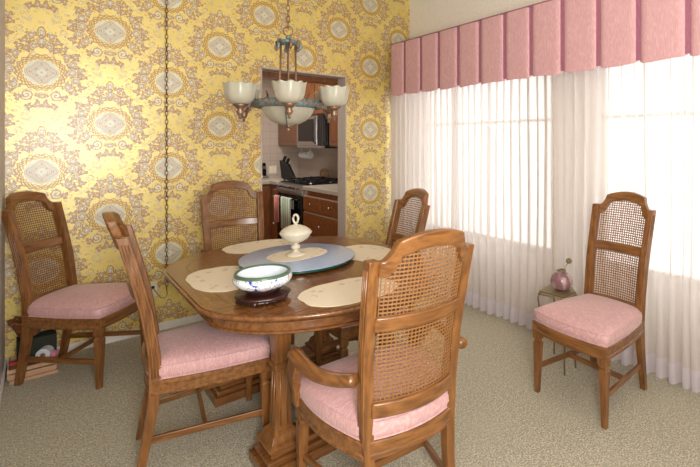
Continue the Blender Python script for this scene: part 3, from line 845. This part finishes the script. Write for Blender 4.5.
pb_ = link('tissue_wad', MB().lathe([(.002, 0), (.02, .004), (.03, .02), (.026, .036), (.004, .046)], n=18, lobes=5, amp=.1), 'pinkball', smooth=True); pb_.location = (.052, 3.655, .0845); tag(pb_, 'crumpled pink tissue beside the white paper roll', 'tissue')
bk = empty('storage_box', (-.03, 3.76, .084), rad(3), 'dark green box with a red lid behind the corner chair leg', 'box')
link('body', MB().box(-.085, .10, -.05, .06, 0, .125), 'darkgreen', bk, bevel=.003)
link('lid', MB().box(-.12, -.03, -.085, -.05, 0, .02), 'red', bk, bevel=.003)
ba = empty('wicker_basket', (-.06, 3.80, .212), 0, 'brown wicker basket on the dark box against the left wall', 'basket')
for i in range(7):
    r = .045+.006*i; z = .006+.013*i
    link('coil', MB().tube([(r*math.cos(2*PI*k/24), r*math.sin(2*PI*k/24), z+.003*math.sin(k*2.1)) for k in range(24)], .0075, 6, close=True), 'wicker', ba, smooth=True)
link('base', MB().lathe([(.0, 0), (.045, 0), (.045, .006), (.0, .006)], n=24), 'wicker', ba)
link('rim_braid', MB().tube([((.09+.006*math.sin(k*1.9))*math.cos(2*PI*k/30), (.09+.006*math.sin(k*1.9))*math.sin(2*PI*k/30), .098+.006*math.cos(k*2.3)) for k in range(30)], .009, 6, close=True), 'wicker', ba, smooth=True)

# ------------------------------------------------------------------ kitchen beyond the opening
struct('trim_2', MB().box(DX0, DX1, YT+.012, YT+.10, 2.02, 2.16), 'kit_wood_v')
KY = 6.62; KX = 3.0
kf = struct('floor_kitchen', MB().box(.6, KX+.2, YB+.02, KY+.2, -.05, 0), 'kit_wood')
struct('wall_kitchen_end', MB().box(.6, KX+.2, KY, KY+.1, 0, 2.6), 'tile')
struct('wall_kitchen_right', MB().box(KX, KX+.2, YT, KY, 0, 2.6), 'tile')
struct('wall_kitchen_left', MB().box(.6, .7, YT, KY, 0, 2.6), 'kit_wall')
struct('ceiling_kitchen', MB().box(.6, KX+.2, YT, KY+.1, 2.6, 2.7), 'kit_wall')
XF = 2.335     # face of the right hand run
def knob(par, x, y, z, dirx=-1, diry=0):
    k = link('knob', MB().lathe([(.005, 0), (.005, .008), (.012, .014), (.014, .02), (.008, .026), (.001, .027)], n=14), 'steel', par, smooth=True)
    k.location = (x, y, z)
    k.rotation_euler = (0, -PI/2, 0) if dirx else (PI/2, 0, 0)
    return k
def base_run(y0, y1, splits, label):
    b_ = empty('base_cabinet', (XF, y0, 0), 0, label, 'cabinet'); L = y1-y0
    link('body', MB().box(.0, KX-XF-.01, 0, L, .09, .865), 'kit_wood', b_)
    link('toe_kick', MB().box(.05, KX-XF-.01, 0, L, 0, .09), 'black_matte', b_)
    for (a, c_, z0, z1) in splits:
        d = link('drawer', MB().box(-.02, -.001, a+.006, c_-.006, z0+.004, z1-.004), 'kit_wood', b_, bevel=.004)
        knob(d, -.02, (a+c_)/2, (z0+z1)/2)
        link('drawer_reveal', MB().box(-.008, -.0005, a, c_, z1-.004, z1+.006), 'counter', b_)
    return b_
base_run(YT+.03, 4.975, [(0.02, .46, .63, .80), (.46, .9, .63, .80), (.02, .9, .36, .61), (.02, .9, .10, .34)], 'honey-brown kitchen base cabinet with knobbed drawers right of the range')
base_run(5.74, 5.99, [(.0, .16, .63, .80), (.0, .16, .10, .61)], 'narrow honey-brown base cabinet left of the black range')
eb = empty('base_cabinet', (1.3, 6.0, 0), 0, 'honey-brown base cabinet on the far kitchen wall under the handset', 'cabinet')
link('body', MB().box(0, XF-1.3-.001, 0, KY-6.01, .09, .865), 'kit_wood_v', eb)
for i in range(2):
    d = link('door', MB().box(.03+.5*i, .51+.5*i, -.02, -.001, .12, .84), 'kit_wood_v', eb, bevel=.004); knob(d, .07+.5*i, -.02, .76, 0, -1)
ct = link('worktop', MB().box(XF-.025, KX, YT+.02, 4.975, .865, .912), 'counter', bevel=.006); tag(ct, 'pale kitchen worktop running right of the range', 'worktop')
ct = link('worktop', MB().box(XF-.025, KX, 5.74, KY, .865, .912).box(1.3, XF-.026, 5.97, KY, .865, .912), 'counter', bevel=.006); tag(ct, 'pale kitchen worktop in the far corner under the knife block', 'worktop')
rg = empty('range', (XF, 4.98, 0), 0, 'black gas range with towels hanging from its oven handle', 'range'); RL = .755
link('body', MB().box(0, KX-XF-.01, 0, RL, .03, .90), 'black', rg)
link('oven_door', MB().box(-.03, -.001, .01, RL-.01, .25, .76), 'black', rg, bevel=.006)
link('storage_drawer', MB().box(-.025, -.001, .01, RL-.01, .06, .235), 'black', rg, bevel=.006)
K = 14; rings = []
for k in range(K+1):
    y = RL*k/K; bx = -.035-.055*math.sin(PI*k/K); rings.append([(bx, y, .80), (bx-.006, y, .83), (bx+.03, y, .912), (.02, y, .912), (.02, y, .78)])
link('control_panel', MB().loft(rings), 'steel', rg, auto=40)
for k in range(5):
    y = .12+.128*k; link('control_knob', MB().lathe([(.02, 0), (.018, .02), (.0, .022)], n=14), 'black_matte', rg, smooth=True).location = (-.075-.012*math.sin(PI*y/RL), y, .868)
hd = link('oven_handle', MB().tube([(-.02, .08, .735), (-.065, .09, .74), (-.085, RL/2, .74), (-.065, RL-.09, .74), (-.02, RL-.08, .735)], .011, 8), 'black', rg, smooth=True)
link('cooktop', MB().box(.02, KX-XF-.03, 0, RL, .90, .922), 'black', rg, bevel=.004)
for iy in range(2):
    for ix in range(2):
        cx, cy = .17+.27*ix, .19+.38*iy; g = MB()
        g.box(cx-.12, cx+.12, cy-.165, cy-.153, .94, .955).box(cx-.12, cx+.12, cy+.153, cy+.165, .94, .955).box(cx-.12, cx-.108, cy-.165, cy+.165, .94, .955).box(cx+.108, cx+.12, cy-.165, cy+.165, .94, .955)
        g.box(cx-.12, cx+.12, cy-.006, cy+.006, .945, .962).box(cx-.006, cx+.006, cy-.165, cy+.165, .945, .962)
        for a in (-.11, .11):
            for b2 in (-.155, .155): g.box(cx+a-.006, cx+a+.006, cy+b2-.006, cy+b2+.006, .92, .945)
        link('burner_grate', g, 'black_matte', rg)
        link('burner', MB().lathe([(.045, .92), (.045, .93), (.03, .936), (.0, .937)], c=(cx, cy, 0), n=18), 'steel', rg)
def towel(y0, y1, z0, mat, label):
    m = MB(); rings = []; K = 16
    for k in range(K+1):
        y = y0+(y1-y0)*k/K; wv = .008*math.sin(k*1.3)
        rings.append([(x+wv*(1 if i != 3 else 0), y, z) for i, (x, z) in enumerate(((-.100, z0), (-.103, z0+.2), (-.106, .74), (-.086, .757), (-.062, .74), (-.060, .62)))])
    rin = [[(x+.004 if i < 3 else x-.004 if i > 3 else x, y, z-(.004 if i == 3 else 0)) for i, (x, y, z) in enumerate(r)][::-1] for r in rings]
    m.loft([a+b2 for a, b2 in zip(rings, rin)])
    o = link('dish_towel', m, mat, None, smooth=True); o.location = (XF, 4.98, 0); return tag(o, label, 'towel', 'towels on the oven handle')
towel(.16, .47, .36, 'towel_green', 'green and white striped dish towel hanging on the oven handle')
towel(.52, .66, .42, 'towel_red', 'faded red striped dish towel hanging left of the green one')
# microwave, wall cabinets
mw = empty('microwave', (2.60, 4.98, 1.355), 0, 'over-range microwave with a glossy dark window and stainless trim', 'microwave')
link('body', MB().box(0, .40, 0, .755, 0, .42), 'black', mw, bevel=.004)
link('door', MB().box(-.022, -.001, .17, .75, .03, .41), 'steel', mw, bevel=.004)
link('door_window', MB().box(-.027, -.0225, .23, .70, .085, .37), 'black', mw, bevel=.003)
link('handle', MB().tube([(-.022, .20, .06), (-.05, .20, .08), (-.05, .20, .36), (-.022, .20, .38)], .008, 8), 'black', mw, smooth=True)
link('control_panel', MB().box(-.022, -.001, .005, .165, .03, .41), 'black', mw, bevel=.003)
link('vent_grille', MB().box(-.018, -.001, .01, .745, .004, .028), 'steel', mw)
def wall_cab(x0, x1, y0, y1, z0, z1, nd, axis, label):
    b_ = empty('wall_cabinet', (x0, y0, z0), 0, label, 'cabinet')
    link('body', MB().box(0, x1-x0, 0, y1-y0, 0, z1-z0), 'kit_wood_v', b_, bevel=.003)
    for i in range(nd):
        if axis == 'x':
            L = (y1-y0)/nd; d = link('door', MB().box(-.02, -.001, L*i+.008, L*(i+1)-.008, .015, z1-z0-.015), 'kit_wood_v', b_, bevel=.004); link('door_panel', MB().box(-.026, -.0205, L*i+.06, L*(i+1)-.06, .07, z1-z0-.07), 'kit_wood_v', d, bevel=.005)
        else:
            L = (x1-x0)/nd; d = link('door', MB().box(L*i+.008, L*(i+1)-.008, -.02, -.001, .015, z1-z0-.015), 'kit_wood_v', b_, bevel=.004); link('door_panel', MB().box(L*i+.06, L*(i+1)-.06, -.026, -.0205, .07, z1-z0-.07), 'kit_wood_v', d, bevel=.005)
wall_cab(2.67, KX, 4.98, 5.735, 1.78, 2.5, 2, 'x', 'brown wall cabinet directly above the microwave')
wall_cab(2.67, KX, 4.15, 4.975, 1.37, 2.5, 2, 'x', 'brown wall cabinet right of the microwave')
wall_cab(2.70, KX, 5.74, KY, 1.37, 2.5, 1, 'x', 'brown corner wall cabinet left of the microwave above the knife block')
# small things
kb = empty('knife_block', (2.68, 6.22, .912), rad(48), 'black slanted knife block on the far corner worktop', 'knife block')
link('block', MB().loft([[(-.05, -.09, 0), (.05, -.09, 0), (.05, .09, 0), (-.05, .09, 0)], [(-.05, .0, .20), (.05, .0, .20), (.05, .12, .26), (-.05, .12, .26)]]), 'black_matte', kb, bevel=.004)
for i in range(3):
    for q in range(2):
        link('knife_handle', MB().beam((-.03+.03*i, .03+.05*q, .21+.02*q), (-.03+.03*i, .0+.05*q, .29+.03*q), .018, .02), 'black', kb, bevel=.003)
ph = empty('cordless_phone', (2.42, 6.48, .912), 0, 'black cordless handset upright in its silver cradle on the far kitchen worktop', 'phone')
link('cradle', MB().box(-.05, .05, -.06, .06, 0, .035), 'steel', ph, bevel=.006)
hs = link('handset', MB().loft([[(-.028, -.02, .02), (.028, -.02, .02), (.028, .015, .02), (-.028, .015, .02)], [(-.03, -.01, .12), (.03, -.01, .12), (.03, .02, .12), (-.03, .02, .12)], [(-.024, .005, .22), (.024, .005, .22), (.024, .025, .22), (-.024, .025, .22)]]), 'black', ph, bevel=.006)
link('screen', MB().box(-.018, .018, -.016, -.008, .13, .17), 'steel', hs)
rl_ = empty('towel_holder', (2.86, 6.05, 1.25), 0, 'white paper towel roll mounted under the corner wall cabinet', 'paper towel')
link('roll', MB().lathe([(.0, -.13), (.055, -.13), (.055, .13), (.0, .13)], n=24), 'paper', rl_, auto=40).rotation_euler = (PI/2, 0, 0)
cc_ = link('core_cap', MB().lathe([(.0, 0), (.028, 0), (.028, .01), (.0, .01)], n=20), 'plastic', rl_); cc_.location = (0, -.132, 0); cc_.rotation_euler = (PI/2, 0, 0)
link('bracket', MB().box(-.01, .01, -.145, -.14, -.01, .12).box(-.01, .01, .14, .145, -.01, .12), 'plastic', rl_)
dc = empty('trivet_rack', (2.93, 5.62, .922), 0, 'tan openwork wooden ornament at the back of the cooktop', 'ornament')
dm = MB()
for i in range(5):
    y = -.1+.05*i; dm.tube([(0, y-.018, 0), (0, y+.006, .06), (0, y+.022, .11), (0, y-.016, .115)], .008, 6)
dm.box(-.012, .012, -.13, .13, 0, .012)
link('scrollwork', dm, 'tan_deco', dc)
dm = MB().tube([(0, -.13, .01), (0, -.12, .09), (0, -.05, .14), (0, .05, .14), (0, .12, .09), (0, .13, .01)], .006, 6)
link('hoop', dm, 'tan_deco', dc)
for a, (y, z) in enumerate(((6.619, 1.10),)):
    ko = empty('wall_outlet', (2.6, 6.62, 1.02), 0, 'pale outlet plate on the kitchen tiles beside the knife block', 'outlet')
    link('cover_plate', MB().box(-.06, .06, -.006, -.0005, -.058, .058), 'plastic', ko, bevel=.002)
    for x in (-.03, .03): link('socket', MB().box(x-.013, x+.013, -.009, -.0065, -.035, .035), 'white_paint', ko)
